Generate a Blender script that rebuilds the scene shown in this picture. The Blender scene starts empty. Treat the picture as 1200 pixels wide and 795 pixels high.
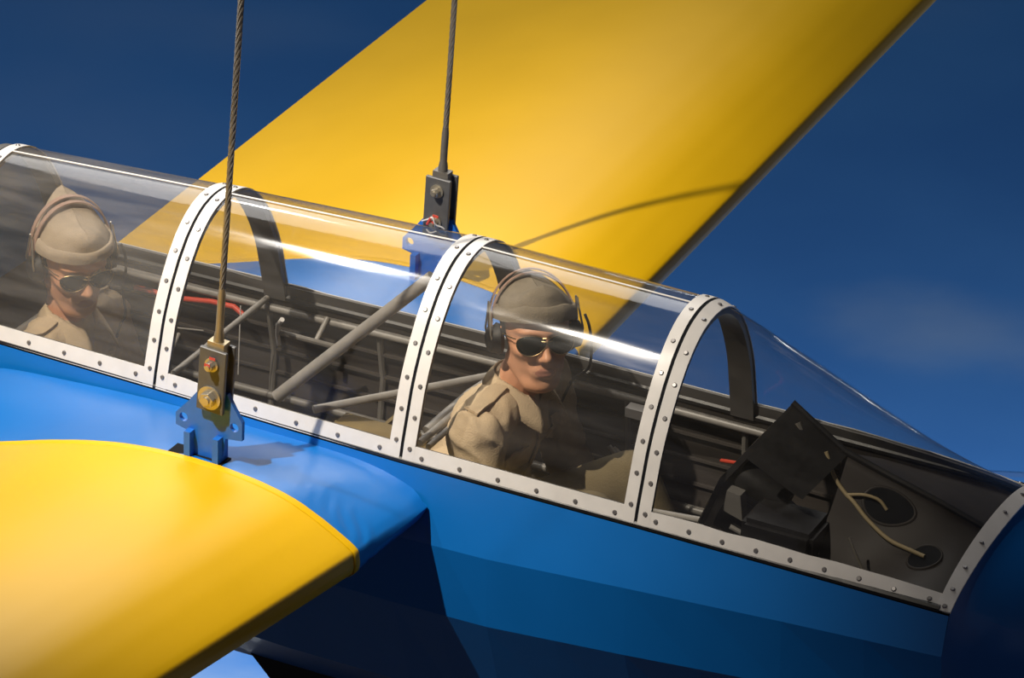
import bpy, bmesh, math, random
import numpy as np
from mathutils import Vector, Matrix, noise, Euler
random.seed(7)
SC = bpy.context.scene
COL = SC.collection

# ------------------------------------------------------------------ camera
CAM_POS = Vector((4.116, -7.044, 4.098))
RIGHT = Vector((.895, .443, .044)); DOWN = Vector((.234, -.383, -.894))
RIGHT.normalize(); DOWN = (DOWN - RIGHT * DOWN.dot(RIGHT)).normalized()
FWD = RIGHT.cross(DOWN)
cam_data = bpy.data.cameras.new('camera')
cam_data.sensor_width = 36.0
cam_data.sensor_fit = 'HORIZONTAL'
cam_data.lens = 4216.6 / 1200 * 36
cam_data.clip_end = 200
cam_data.dof.use_dof = True
cam_data.dof.focus_distance = 8.55
cam_data.dof.aperture_fstop = 14.0
cam = bpy.data.objects.new('camera', cam_data)
M = Matrix(((RIGHT.x, -DOWN.x, -FWD.x, CAM_POS.x), (RIGHT.y, -DOWN.y, -FWD.y, CAM_POS.y),
            (RIGHT.z, -DOWN.z, -FWD.z, CAM_POS.z), (0, 0, 0, 1)))
cam.matrix_world = M
COL.objects.link(cam)
SC.camera = cam

# ------------------------------------------------------------------ world, lamps, exposure
SC.view_settings.view_transform = 'Standard'
SC.view_settings.look = 'None'
SC.view_settings.exposure = 0.0
SC.view_settings.gamma = 1.0
SC.view_settings.use_curve_mapping = False
world = bpy.data.worlds.new('hall_air')
SC.world = world
world.use_nodes = True
world.node_tree.nodes['Background'].inputs['Color'].default_value = (.66, .62, .80, 1)
world.node_tree.nodes['Background'].inputs['Strength'].default_value = .09


def spot(name, pos, target, power, size, blend, radius, color):
    d = bpy.data.lights.new(name, 'SPOT')
    d.energy = power
    d.spot_size = math.radians(size)
    d.spot_blend = blend
    d.shadow_soft_size = radius
    d.color = color
    o = bpy.data.objects.new(name, d)
    o.location = pos
    o.rotation_euler = (Vector(target) - Vector(pos)).to_track_quat('-Z', 'Y').to_euler()
    COL.objects.link(o)
    return o


def area(name, pos, target, power, sx, sy, color):
    d = bpy.data.lights.new(name, 'AREA')
    d.shape = 'RECTANGLE'
    d.size = sx
    d.size_y = sy
    d.energy = power
    d.color = color
    o = bpy.data.objects.new(name, d)
    o.location = pos
    o.rotation_euler = (Vector(target) - Vector(pos)).to_track_quat('-Z', 'Y').to_euler()
    COL.objects.link(o)
    return o


KEY = Vector((-.20, -.52, .83)).normalized()
spot('key_spotlight', Vector((.3, 0, .1)) + KEY * 6.6, (.12, .0, .1), 2450, 35, 1.0, .05, (1, .90, .76))
spot('ceiling_spotlight', (-2.5, 3.6, 3.55), (.1, -.4, 0), 45, 46, .9, .22, (1, .95, .89))
area('ceiling_panel', (-2.0, 3.4, 3.9), (.1, -.4, 0), 150, 3.8, 3.0, (1, .97, .93))
spot('aft_spotlight', (-2.7, -1.6, 5.9), (.15, -.05, .3), 800, 18, 1.0, .06, (1, .94, .86))
WN = Vector((-.423, .906, 0)).normalized()          # the mural wall's direction from the hall
WT = Vector((.906, .423, 0)).normalized()
p = WN * 4.8
area('added_mural_fill', (p.x, p.y, -5.4), (p.x + WN.x * 1.2, p.y + WN.y * 1.2, -3.6), 640, 26, .3, (.85, .93, 1))  # unseen lamp, added to brighten the lower part of the mural

# ------------------------------------------------------------------ materials


def mat(name, col, rough=.5, metal=0.0, var=.06, scale=9.0, bump=0.0, bscale=60.0, coat=0.0, crough=.12, spec=.5, rvar=.08, stretch=None):
    m = bpy.data.materials.new(name)
    m.use_nodes = True
    nt = m.node_tree
    b = nt.nodes['Principled BSDF']
    tc = nt.nodes.new('ShaderNodeTexCoord')
    src = tc.outputs['Object']
    if stretch:
        mp = nt.nodes.new('ShaderNodeMapping')
        mp.inputs['Scale'].default_value = stretch
        nt.links.new(src, mp.inputs['Vector'])
        src = mp.outputs['Vector']
    n = nt.nodes.new('ShaderNodeTexNoise')
    n.inputs['Scale'].default_value = scale
    n.inputs['Detail'].default_value = 5
    nt.links.new(src, n.inputs['Vector'])
    r = nt.nodes.new('ShaderNodeMix')
    r.data_type = 'RGBA'
    c0 = [max(0, c * (1 - var * 2)) for c in col]
    c1 = [min(1, c * (1 + var * 2)) for c in col]
    r.inputs['A'].default_value = (*c0, 1)
    r.inputs['B'].default_value = (*c1, 1)
    nt.links.new(n.outputs['Fac'], r.inputs['Factor'])
    nt.links.new(r.outputs['Result'], b.inputs['Base Color'])
    mr = nt.nodes.new('ShaderNodeMapRange')
    mr.inputs['To Min'].default_value = max(.02, rough - rvar)
    mr.inputs['To Max'].default_value = min(1, rough + rvar)
    nt.links.new(n.outputs['Fac'], mr.inputs['Value'])
    nt.links.new(mr.outputs['Result'], b.inputs['Roughness'])
    b.inputs['Metallic'].default_value = metal
    b.inputs['Specular IOR Level'].default_value = spec
    b.inputs['Coat Weight'].default_value = coat
    b.inputs['Coat Roughness'].default_value = crough
    if bump:
        n2 = nt.nodes.new('ShaderNodeTexNoise')
        n2.inputs['Scale'].default_value = bscale
        n2.inputs['Detail'].default_value = 4
        nt.links.new(src, n2.inputs['Vector'])
        bp = nt.nodes.new('ShaderNodeBump')
        bp.inputs['Strength'].default_value = bump
        bp.inputs['Distance'].default_value = .01
        nt.links.new(n2.outputs['Fac'], bp.inputs['Height'])
        nt.links.new(bp.outputs['Normal'], b.inputs['Normal'])
    return m


YELLOW = mat('yellow_dope', (.80, .47, .003), .45, var=.03, scale=3, bump=.04, bscale=14, coat=.3, crough=.38, spec=.15)
BLUE = mat('blue_paint', (.001, .155, .55), .42, var=.04, scale=4, bump=.05, bscale=10, coat=.9, crough=.33, spec=.3)
BLUE_LUG = mat('blue_lug_paint', (.015, .14, .55), .35, var=.08, scale=40)
WHITE = mat('white_paint', (.74, .72, .70), .4, var=.05, scale=25)
SCREW = mat('screw_steel', (.28, .27, .27), .4, metal=.7)
SEAL = mat('black_seal', (.006, .007, .010), .8, spec=.2)
BOW = mat('grey_bow_paint', (.10, .095, .09), .5, var=.1, scale=30)
LINING = mat('dark_fabric_lining', (.036, .029, .024), .75, var=.25, scale=5, bump=.2, bscale=8, stretch=(1, 6, 6))
TUBE = mat('grey_tube_paint', (.27, .255, .235), .42, var=.12, scale=30)
TUBE_DARK = mat('dark_tube_paint', (.17, .16, .145), .45, var=.12, scale=30)
BLACK = mat('black_crackle', (.014, .013, .013), .45, var=.2, scale=50)
BROWN = mat('brown_deck_paint', (.028, .021, .017), .6, var=.2, scale=8)
OLIVE = mat('olive_canvas', (.17, .125, .055), .85, var=.12, scale=30, bump=.2, bscale=200)
RED = mat('red_rubber', (.55, .06, .03), .45)
CORD = mat('tan_cord', (.42, .33, .18), .6)
STEEL = mat('grey_steel', (.20, .19, .175), .45, metal=.55, var=.15, scale=30)
PLATE = mat('phosphated_plate', (.115, .116, .12), .5, metal=.35, var=.15, scale=40)
BRASSY = mat('yellow_zinc', (.42, .34, .21), .38, metal=.6, var=.15, scale=40)
ZINC = mat('bright_zinc', (.50, .46, .38), .3, metal=.75, var=.1, scale=40)
ROPE = mat('galvanised_wire', (.30, .28, .25), .4, metal=.6, var=.2, scale=80)
REDMARK = mat('red_torque_paint', (.60, .07, .05), .55)
SKIN = mat('painted_skin', (.68, .34, .195), .5, var=.06, scale=25, bump=.05, bscale=150)
LIPS = mat('painted_lips', (.50, .21, .14), .45, var=.05)
KHAKI = mat('khaki_cotton', (.56, .43, .275), .85, var=.07, scale=30, bump=.25, bscale=260)
KHAKI_CAP = mat('drab_wool', (.21, .175, .125), .9, var=.09, scale=40, bump=.3, bscale=300)
PALE_CAP = mat('faded_cotton', (.42, .34, .25), .9, var=.09, scale=40, bump=.3, bscale=300)
TROUSER = mat('olive_drab_cotton', (.16, .125, .065), .88, var=.08, scale=30, bump=.2, bscale=200)
LEATHER = mat('tan_leather_band', (.40, .26, .20), .55, var=.12, scale=30)
RUBBER = mat('black_rubber', (.016, .015, .015), .55, var=.2, scale=30)
GOLD = mat('gold_wire', (.42, .30, .15), .35, metal=.9)
LENS = mat('dark_lens', (.008, .010, .008), .06, var=.02, spec=.2, rvar=.01)
HAIR = mat('dark_hair', (.03, .02, .013), .7)
EYE = mat('eye_white', (.6, .58, .54), .3)
CONCRETE = mat('hall_floor_concrete', (.20, .19, .18), .6, var=.1, scale=1.2)
CEIL = mat('hall_ceiling_paint', (.03, .03, .035), .8, var=.1, scale=1)


def glass_mat(name, haze, tint):
    m = bpy.data.materials.new(name)
    m.use_nodes = True
    nt = m.node_tree
    nt.nodes.clear()
    N, L = nt.nodes.new, nt.links.new
    out = N('ShaderNodeOutputMaterial')
    tr = N('ShaderNodeBsdfTransparent')
    tr.inputs['Color'].default_value = (*tint, 1)
    gl = N('ShaderNodeBsdfGlossy')
    gl.inputs['Roughness'].default_value = .085
    fr = N('ShaderNodeFresnel')
    geo = N('ShaderNodeNewGeometry')                 # a thin sheet reflects alike from both faces
    ior = N('ShaderNodeMapRange')
    ior.inputs['To Min'].default_value = 1.5
    ior.inputs['To Max'].default_value = 1 / 1.5
    L(geo.outputs['Backfacing'], ior.inputs['Value'])
    L(ior.outputs['Result'], fr.inputs['IOR'])
    sc = N('ShaderNodeMath')
    sc.operation = 'MULTIPLY'
    sc.inputs[1].default_value = 1.25
    sc.use_clamp = True
    L(fr.outputs['Fac'], sc.inputs[0])
    m1 = N('ShaderNodeMixShader')
    L(sc.outputs[0], m1.inputs['Fac'])
    L(tr.outputs[0], m1.inputs[1])
    L(gl.outputs[0], m1.inputs[2])
    # the fine dust and polishing haze of old acrylic, in long streaks
    tc = N('ShaderNodeTexCoord')
    mp = N('ShaderNodeMapping')
    mp.inputs['Scale'].default_value = (1.2, 9, 9)
    L(tc.outputs['Object'], mp.inputs['Vector'])
    n1 = N('ShaderNodeTexNoise')
    n1.inputs['Scale'].default_value = 3
    n1.inputs['Detail'].default_value = 6
    L(mp.outputs['Vector'], n1.inputs['Vector'])
    mr = N('ShaderNodeMapRange')
    mr.inputs['From Min'].default_value = .3
    mr.inputs['From Max'].default_value = .75
    mr.inputs['To Min'].default_value = haze * .45
    mr.inputs['To Max'].default_value = haze * 1.7
    L(n1.outputs['Fac'], mr.inputs['Value'])
    mr2 = N('ShaderNodeMapRange')
    mr2.inputs['From Min'].default_value = .35
    mr2.inputs['From Max'].default_value = .7
    mr2.inputs['To Min'].default_value = .06
    mr2.inputs['To Max'].default_value = .15
    L(n1.outputs['Fac'], mr2.inputs['Value'])
    L(mr2.outputs['Result'], gl.inputs['Roughness'])
    df = N('ShaderNodeBsdfDiffuse')
    df.inputs['Color'].default_value = (.62, .60, .58, 1)
    tl = N('ShaderNodeBsdfTranslucent')
    tl.inputs['Color'].default_value = (.62, .60, .58, 1)
    md = N('ShaderNodeMixShader')
    md.inputs['Fac'].default_value = .5
    L(df.outputs[0], md.inputs[1])
    L(tl.outputs[0], md.inputs[2])
    m2 = N('ShaderNodeMixShader')
    L(mr.outputs['Result'], m2.inputs['Fac'])
    L(m1.outputs[0], m2.inputs[1])
    L(md.outputs[0], m2.inputs[2])
    L(m2.outputs[0], out.inputs['Surface'])
    return m


GLASS = glass_mat('aged_acrylic', .055, (.92, .91, .89))
GLASS_FRONT = glass_mat('clear_acrylic', .03, (.90, .90, .89))
GLASS_REAR = glass_mat('hazy_acrylic', .16, (.88, .87, .85))

# ------------------------------------------------------------------ mesh helpers


def mesh_obj(name, verts, faces, material, parent=None, smooth=False, autosharp=None):
    me = bpy.data.meshes.new(name)
    me.from_pydata([tuple(v) for v in verts], [], faces)
    me.update()
    bm = bmesh.new()
    bm.from_mesh(me)
    bmesh.ops.recalc_face_normals(bm, faces=bm.faces)
    if smooth:
        for f in bm.faces:
            f.smooth = True
        if autosharp:
            for e in bm.edges:
                if len(e.link_faces) == 2 and e.calc_face_angle(0) > math.radians(autosharp):
                    e.smooth = False
    bm.to_mesh(me)
    bm.free()
    me.materials.append(material)
    o = bpy.data.objects.new(name, me)
    COL.objects.link(o)
    if parent:
        o.parent = parent
    return o


class MB:
    """collects several shapes into ONE mesh"""

    def __init__(self):
        self.v, self.f = [], []

    def add(self, verts, faces):
        k = len(self.v)
        self.v += [Vector(v) for v in verts]
        self.f += [tuple(i + k for i in f) for f in faces]
        return self

    def tube(self, pts, r, seg=8, caps=True, flat=None):
        pts = [Vector(p) for p in pts]
        n = len(pts)
        rs = r if isinstance(r, (list, tuple)) else [r] * n
        T = []
        for i in range(n):
            a, b = pts[max(0, i - 1)], pts[min(n - 1, i + 1)]
            T.append((b - a).normalized())
        u = T[0].orthogonal().normalized()
        if flat is not None:
            u = Vector(flat[2])
            u = (u - T[0] * u.dot(T[0])).normalized()
        vs, fs = [], []
        for i in range(n):
            u = (u - T[i] * u.dot(T[i])).normalized()
            w = T[i].cross(u)
            ru = rw = rs[i]
            if flat is not None:
                ru, rw = flat[0], flat[1]
            for k in range(seg):
                a = 2 * math.pi * (k + .5) / seg
                vs.append(pts[i] + u * (ru * math.cos(a)) + w * (rw * math.sin(a)))
        for i in range(n - 1):
            for k in range(seg):
                a, b = i * seg + k, i * seg + (k + 1) % seg
                fs.append((a, b, b + seg, a + seg))
        if caps:
            fs.append(tuple(range(seg - 1, -1, -1)))
            fs.append(tuple((n - 1) * seg + k for k in range(seg)))
        return self.add(vs, fs)

    def box(self, lo, hi):
        x0, y0, z0 = lo
        x1, y1, z1 = hi
        return self.add([(x0, y0, z0), (x1, y0, z0), (x1, y1, z0), (x0, y1, z0), (x0, y0, z1), (x1, y0, z1), (x1, y1, z1), (x0, y1, z1)],
                        [(0, 3, 2, 1), (4, 5, 6, 7), (0, 1, 5, 4), (1, 2, 6, 5), (2, 3, 7, 6), (3, 0, 4, 7)])

    def ellipsoid(self, c, r, nu=14, nv=9, rot=None):
        c = Vector(c)
        vs, fs = [], []
        for j in range(1, nv):
            t = math.pi * j / nv
            for i in range(nu):
                p = 2 * math.pi * i / nu
                q = Vector((r[0] * math.sin(t) * math.cos(p), r[1] * math.sin(t) * math.sin(p), r[2] * math.cos(t)))
                vs.append(c + (rot @ q if rot else q))
        k = len(vs)
        for s in (1, -1):
            q = Vector((0, 0, r[2] * s))
            vs.append(c + (rot @ q if rot else q))
        for j in range(nv - 2):
            for i in range(nu):
                a, b = j * nu + i, j * nu + (i + 1) % nu
                fs.append((a, a + nu, b + nu, b))
        for i in range(nu):
            fs.append((k, i, (i + 1) % nu))
            fs.append((k + 1, (nv - 2) * nu + (i + 1) % nu, (nv - 2) * nu + i))
        return self.add(vs, fs)

    def prism(self, poly, d0, d1, axis='y'):
        """poly of 2-D points, extruded along an axis (poly is (x,z) for y)"""
        n = len(poly)

        def P(p, d):
            return {'y': (p[0], d, p[1]), 'x': (d, p[0], p[1]), 'z': (p[0], p[1], d)}[axis]
        vs = [P(p, d0) for p in poly] + [P(p, d1) for p in poly]
        fs = [tuple(range(n)), tuple(range(2 * n - 1, n - 1, -1))]
        for i in range(n):
            j = (i + 1) % n
            fs.append((i, j, j + n, i + n))
        return self.add(vs, fs)

    def build(self, name, material, parent=None, smooth=False, autosharp=40):
        return mesh_obj(name, self.v, self.f, material, parent, smooth, autosharp if smooth else None)


def bevel(o, w, seg=2):
    bm = bmesh.new()
    bm.from_mesh(o.data)
    ed = [e for e in bm.edges if len(e.link_faces) == 2 and e.calc_face_angle(0) > .5]
    bmesh.ops.bevel(bm, geom=ed, offset=w, segments=seg, affect='EDGES', clamp_overlap=True)
    bm.to_mesh(o.data)
    bm.free()
    return o


def grid_faces(nu, nv, close_v=False):
    fs = []
    for i in range(nu - 1):
        for j in range(nv if close_v else nv - 1):
            a, b = i * nv + j, i * nv + (j + 1) % nv
            fs.append((a, b, b + nv, a + nv))
    return fs


def spline(pts, n=8):
    P = [Vector(p) for p in pts]
    P = [P[0] * 2 - P[1]] + P + [P[-1] * 2 - P[-2]]
    out = []
    for i in range(1, len(P) - 2):
        for k in range(n):
            t = k / n
            a, b, c, d = P[i - 1], P[i], P[i + 1], P[i + 2]
            out.append(.5 * ((2 * b) + (c - a) * t + (2 * a - 5 * b + 4 * c - d) * t * t + (3 * b - a - 3 * c + d) * t ** 3))
    out.append(P[-2])
    return out


def smoothstep(t):
    t = min(1, max(0, t))
    return t * t * (3 - 2 * t)


def interp(x, xs, ys):
    return float(np.interp(x, xs, ys))


def empty(name, loc, label, cat, group=None):
    o = bpy.data.objects.new(name, None)
    o.location = loc
    o.empty_display_size = .1
    COL.objects.link(o)
    o['label'] = label
    o['category'] = cat
    if group:
        o['group'] = group
    return o


# ------------------------------------------------------------------ the hall
WALL_D = 6.0


def wall_material():
    m = bpy.data.materials.new('sky_mural_paint')
    m.use_nodes = True
    nt = m.node_tree
    N, L = nt.nodes.new, nt.links.new
    b = nt.nodes['Principled BSDF']
    b.inputs['Roughness'].default_value = .75
    b.inputs['Specular IOR Level'].default_value = .2
    tc = N('ShaderNodeTexCoord')
    mp = N('ShaderNodeMapping')
    mp.inputs['Scale'].default_value = (.55, 1, 1.1)
    L(tc.outputs['Object'], mp.inputs['Vector'])
    n = N('ShaderNodeTexNoise')
    n.inputs['Scale'].default_value = .62
    n.inputs['Detail'].default_value = 5
    n.inputs['Roughness'].default_value = .5
    L(mp.outputs['Vector'], n.inputs['Vector'])
    cr = N('ShaderNodeValToRGB')
    e = cr.color_ramp.elements
    e[0].position = .40
    e[0].color = (.012, .095, .30, 1)
    e[1].position = .80
    e[1].color = (.05, .14, .34, 1)
    x = cr.color_ramp.elements.new(.56)
    x.color = (.02, .115, .33, 1)
    L(n.outputs['Fac'], cr.inputs['Fac'])
    # clouds brushed onto the mural, each a soft streaky patch
    col = cr.outputs['Color']
    n2 = N('ShaderNodeTexNoise')
    n2.inputs['Scale'].default_value = 2.2
    n2.inputs['Detail'].default_value = 6
    L(mp.outputs['Vector'], n2.inputs['Vector'])
    for cx, cz, rx, rz, k in ((2.62, -2.82, .75, .30, .34), (-.45, -1.55, .7, .22, .10), (-.9, -2.1, .6, .25, .06), (-.5, -5.0, 1.5, .65, .75), (4.4, -3.4, 1.2, .3, .4),
                              (-4.2, -3.2, 1.5, .4, .4), (-7, -2.0, 1.3, .4, .35), (7.5, -2.4, 1.6, .4, .4), (-3.2, .5, 1.4, .4, .3), (4.6, .8, 1.6, .4, .3), (2.9, -4.4, 1.0, .4, .5)):
        m1 = N('ShaderNodeMapping')
        m1.vector_type = 'TEXTURE'
        m1.inputs['Location'].default_value = (cx, 0, cz)
        m1.inputs['Scale'].default_value = (rx, 10, rz)
        L(tc.outputs['Object'], m1.inputs['Vector'])
        ln = N('ShaderNodeVectorMath')
        ln.operation = 'LENGTH'
        L(m1.outputs['Vector'], ln.inputs[0])
        ad = N('ShaderNodeMath')
        ad.operation = 'MULTIPLY_ADD'
        L(n2.outputs['Fac'], ad.inputs[0])
        ad.inputs[1].default_value = 1.5
        L(ln.outputs['Value'], ad.inputs[2])
        r = N('ShaderNodeMapRange')
        r.interpolation_type = 'SMOOTHSTEP'
        r.inputs['From Min'].default_value = .55
        r.inputs['From Max'].default_value = 1.75
        r.inputs['To Min'].default_value = k
        r.inputs['To Max'].default_value = 0
        L(ad.outputs[0], r.inputs['Value'])
        mx = N('ShaderNodeMix')
        mx.data_type = 'RGBA'
        mx.inputs['B'].default_value = (.22, .27, .33, 1)
        L(r.outputs['Result'], mx.inputs['Factor'])
        L(col, mx.inputs['A'])
        col = mx.outputs['Result']
    L(col, b.inputs['Base Color'])
    return m


def hall():
    mb = MB()
    mb.box((-16, 0, -5.5), (16, .2, 7.0))
    w = mb.build('wall_back', wall_material())
    w.location = WN * WALL_D
    w.rotation_euler = (0, 0, math.atan2(WT.y, WT.x))
    w['kind'] = 'structure'
    f = MB().box((-16, -16, -5.7), (18, 16, -5.5)).build('floor', CONCRETE)
    f['kind'] = 'structure'
    c = MB().box((-16, -16, 7.0), (18, 16, 7.2)).build('ceiling', CEIL)
    c['kind'] = 'structure'
    # a seam between two boards of the mural
    p = WN * (WALL_D - .0005) + WT * 3.25
    t = MB().box((-.8, -.0008, -.012), (4, .004, .012)).build('trim_1', mat('mural_seam', (.011, .08, .25), .8))
    t.location = (p.x, p.y, -3.5)
    t.rotation_euler = (0, 0, math.atan2(WT.y, WT.x))
    t['kind'] = 'structure'


hall()

# ------------------------------------------------------------------ the glider
GL = empty('glider', (0, 0, -.85), 'blue training glider with yellow wings and a long clear canopy', 'glider')


def part(o, parent=None):
    """children keep coordinates of the aircraft's axes"""
    o.parent = parent or GL
    o.matrix_parent_inverse = Matrix.Translation((0, 0, .85)) if o.parent == GL else Matrix.Identity(4)
    return o


# canopy section: y/w and z/h from the near foot over the crest to the far foot
SEC = [(1.0, 0.0), (.972, .095), (.935, .19), (.895, .29), (.855, .392), (.80, .49), (.72, .605), (.615, .728), (.49, .84), (.37, .915), (.25, .965), (.12, .992), (0, 1.0)]
_sy = [-a for a, b in SEC] + [a for a, b in SEC[-2::-1]]
_sz = [b for a, b in SEC] + [b for a, b in SEC[-2::-1]]
_d = [0]
for i in range(1, len(_sy)):
    _d.append(_d[-1] + math.hypot((_sy[i] - _sy[i - 1]) * .32, (_sz[i] - _sz[i - 1]) * .43))
_d = [q / _d[-1] for q in _d]
XW = [-.66, 0, .35, .696, 1.31, 2.09]
WWD = [.288, .305, .317, .325, .323, .326]
XH = [-.66, 0, .696, 1.31, 1.42, 1.55, 1.70, 1.85, 1.98, 2.08, 2.1]
HH = [.376, .412, .440, .432, .388, .328, .252, .172, .105, .056, .046]


def cpt(x, s, off=0.0):
    """point on the canopy at station x, arc share s, pushed outward by off"""
    w, h = interp(x, XW, WWD), interp(x, XH, HH)

    def P(s):
        return Vector((x, interp(s, _d, _sy) * w, interp(s, _d, _sz) * h))
    p = P(s)
    if off:
        t = P(min(1, s + .02)) - P(max(0, s - .02))
        nrm = Vector((0, -t.z, t.y)).normalized()
        # outward
        c = Vector((x, 0, .0))
        if nrm.dot(p - c) < 0:
            nrm = -nrm
        p = p + nrm * off
    return p


def canopy_surf(x0, x1, s0, s1, nx, ns, off):
    vs = [cpt(x0 + (x1 - x0) * i / (nx - 1), s0 + (s1 - s0) * j / (ns - 1), off) for i in range(nx) for j in range(ns)]
    return vs, grid_faces(nx, ns)


def canopy_band(x0, x1, s0, s1, nx, ns, o0, o1):
    """a strip with thickness on the canopy surface"""
    a, fa = canopy_surf(x0, x1, s0, s1, nx, ns, o1)
    b, fb = canopy_surf(x0, x1, s0, s1, nx, ns, o0)
    k = len(a)
    fs = list(fa) + [tuple(i + k for i in reversed(f)) for f in fb]
    rim = [i * ns for i in range(nx)] + [(nx - 1) * ns + j for j in range(1, ns)] + [i * ns + ns - 1 for i in range(nx - 2, -1, -1)] + [j for j in range(ns - 2, 0, -1)]
    for i in range(len(rim)):
        p, q = rim[i], rim[(i + 1) % len(rim)]
        fs.append((p, q, q + k, p + k))
    return a + b, fs


SCREW_ME = None


def screw(pos, nrm, parent, r=.0062):
    global SCREW_ME
    if SCREW_ME is None:
        vs, fs = [], []
        for k, (rr, z) in enumerate(((1, -.25), (1, .12), (.72, .5))):
            for i in range(8):
                a = 2 * math.pi * i / 8
                vs.append((rr * math.cos(a), rr * math.sin(a), z))
        fs = [(k * 8 + i, k * 8 + (i + 1) % 8, k * 8 + 8 + (i + 1) % 8, k * 8 + 8 + i) for k in range(2) for i in range(8)]
        fs.append(tuple(16 + i for i in range(8)))
        SCREW_ME = bpy.data.meshes.new('screw')
        SCREW_ME.from_pydata(vs, [], fs)
        SCREW_ME.materials.append(SCREW)
    o = bpy.data.objects.new('screw', SCREW_ME)
    COL.objects.link(o)
    o.parent = parent
    o.location = pos
    o.rotation_euler = Vector(nrm).to_track_quat('Z', 'Y').to_euler()
    o.scale = (r, r, r)
    return o


def cnorm(x, s):
    return (cpt(x, s, .01) - cpt(x, s)).normalized()


FR = [-.64, 0.0, .696, 1.3104]
NOSE_X = 2.075
panes = []
GAP = .0042
SW = .030
S45 = .036


def white_arch(x0, x1, parent, screws, xs, s_hi=1.0):
    v, f = canopy_band(x0, x1, 0, s_hi, 2, 56, .0012, .0042)
    o = mesh_obj('arch_strip', v, f, WHITE, parent, True, 40)
    for s in screws:
        screw(cpt(xs, s, .0042), cnorm(xs, s), parent)
    return o


def s_at(x, dist):
    """arc share at which the section has risen this far from the sill"""
    acc, p = 0, cpt(x, 0)
    for k in range(1, 120):
        q = cpt(x, k / 240)
        acc += (q - p).length
        p = q
        if acc >= dist:
            return k / 240
    return .5


def sill_band(x0, x1, side, o0=.0012, o1=.004, hgt=.042):
    nx, ns = 12, 4
    vs, fs = [], []
    for i in range(nx):
        x = x0 + (x1 - x0) * i / (nx - 1)
        s1 = s_at(x, hgt)
        for j, (q, o) in enumerate(((0, o0), (0, o1), (.5, o1), (1, o1), (1, o0), (.5, o0))):
            ss = s1 * q
            vs.append(cpt(x, ss if side == 0 else 1 - ss, o))
    fs = grid_faces(nx, 6, True)
    fs.append(tuple(range(6)))
    fs.append(tuple((nx - 1) * 6 + k for k in range(6)))
    return vs, fs


def make_pane(i):
    x0 = FR[i]
    x1 = FR[i + 1] if i < 3 else NOSE_X
    name = 'canopy_pane' if i < 3 else 'windscreen_pane'
    v, f = canopy_surf(x0 + GAP + .002, x1 - (GAP + .002 if i < 3 else 0), 0, 1, 14 if i < 3 else 22, 72, 0)
    g = mesh_obj(name, v, f, (GLASS_REAR, GLASS, GLASS, GLASS_FRONT)[i], None, True)
    part(g)
    xa, xb = x0 + GAP, x1 - (GAP if i < 3 else 0)
    n_ss = 6 if i < 3 else 9
    for side in (0, 1):
        v, f = sill_band(xa + SW * .6, xb - SW * (.6 if i < 3 else .2), side)
        mesh_obj('sill_strip', v, f, WHITE, g, True, 40)
        v, f = sill_band(xa + .02, xb - .01, side, -.006, -.0008, .041)
        mesh_obj('sill_backing', v, f, BOW, g, True, 40)
        for k in range(n_ss):
            xx = xa + .02 + (xb - xa - .04) * (k + .3) / (n_ss - .4)
            ss = s_at(xx, .019)
            ss = ss if side == 0 else 1 - ss
            screw(cpt(xx, ss, .004), cnorm(xx, ss), g)
    sp = [.03, .095, .16, .23, .30, .37, .46, .54, .63, .72, .82, .92]
    white_arch(xa, xa + SW, g, sp, xa + SW * .55)
    if i < 3:
        white_arch(xb - SW, xb, g, [min(.97, q + .012) for q in sp], xb - SW * .45)
        # crest joint of the two half panes
        vs = []
        fs = []
        mb = MB()
        mb.tube([cpt(xa + SW + (xb - xa - 2 * SW) * k / 8, .5, .0015) for k in range(9)], .0022, 6)
        mb.build('crest_joint', WHITE, g, True)
    else:
        # the narrow arch where the windscreen meets the nose
        v, f = canopy_band(xb - .022, xb + .012, 0, 1, 3, 40, .001, .005)
        mesh_obj('arch_strip', v, f, WHITE, g, True, 40)
        for s in (.04, .17, .30, .42, .56, .7, .83, .96):
            screw(cpt(xb - .006, s, .005), cnorm(xb - .006, s), g)
    return g


for i in range(4):
    panes.append(make_pane(i))
for i, x in enumerate(FR):
    v, f = canopy_band(x - .031, x + .031, 0.0, 1.0, 2, 56, -.016, -.0015)
    part(mesh_obj('canopy_bow', v, f, BOW, None, True, 40))
    v, f = canopy_band(x - .0034, x + .0034, 0.0, 1.0, 2, 56, -.0015, .0018)
    part(mesh_obj('bow_seal', v, f, SEAL, None, True, 40))


# fuselage section (half, +y), from the sill to the keel
XS = [-3.4, -2.2, -1.3, -.70, 0, .35, .696, .95, 1.31, 1.7, 2.085]
TAB = {
    'w': [.12, .20, .27, .292, .309, .321, .330, .330, .328, .329, .331],
    'ay': [.13, .22, .31, .335, .35, .36, .362, .362, .360, .357, .352],
    'az': [-.14, -.16, -.17, -.18, -.185, -.185, -.185, -.178, -.150, -.122, -.100],
    'by': [.12, .20, .29, .315, .33, .34, .342, .342, .336, .325, .30],
    'bz': [-.30, -.36, -.38, -.385, -.385, -.385, -.382, -.375, -.345, -.31, -.27],
    'cy': [.08, .13, .19, .205, .22, .23, .23, .225, .215, .20, .175],
    'cz': [-.42, -.58, -.66, -.68, -.68, -.68, -.675, -.66, -.62, -.55, -.45],
    'kz': [-.46, -.68, -.82, -.86, -.862, -.858, -.845, -.82, -.77, -.68, -.56]}


def sec(x, inset=0.0):
    g = {k: interp(x, XS, v) for k, v in TAB.items()}
    i = inset
    return [(g['w'] - i, -.004 - i * .2), (g['ay'] - i, g['az']), (g['by'] - i, g['bz']), (g['cy'] - i, g['cz'] + i * .6), (.055, g['kz'] + i), (0, g['kz'] - .006 + i)]


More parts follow.
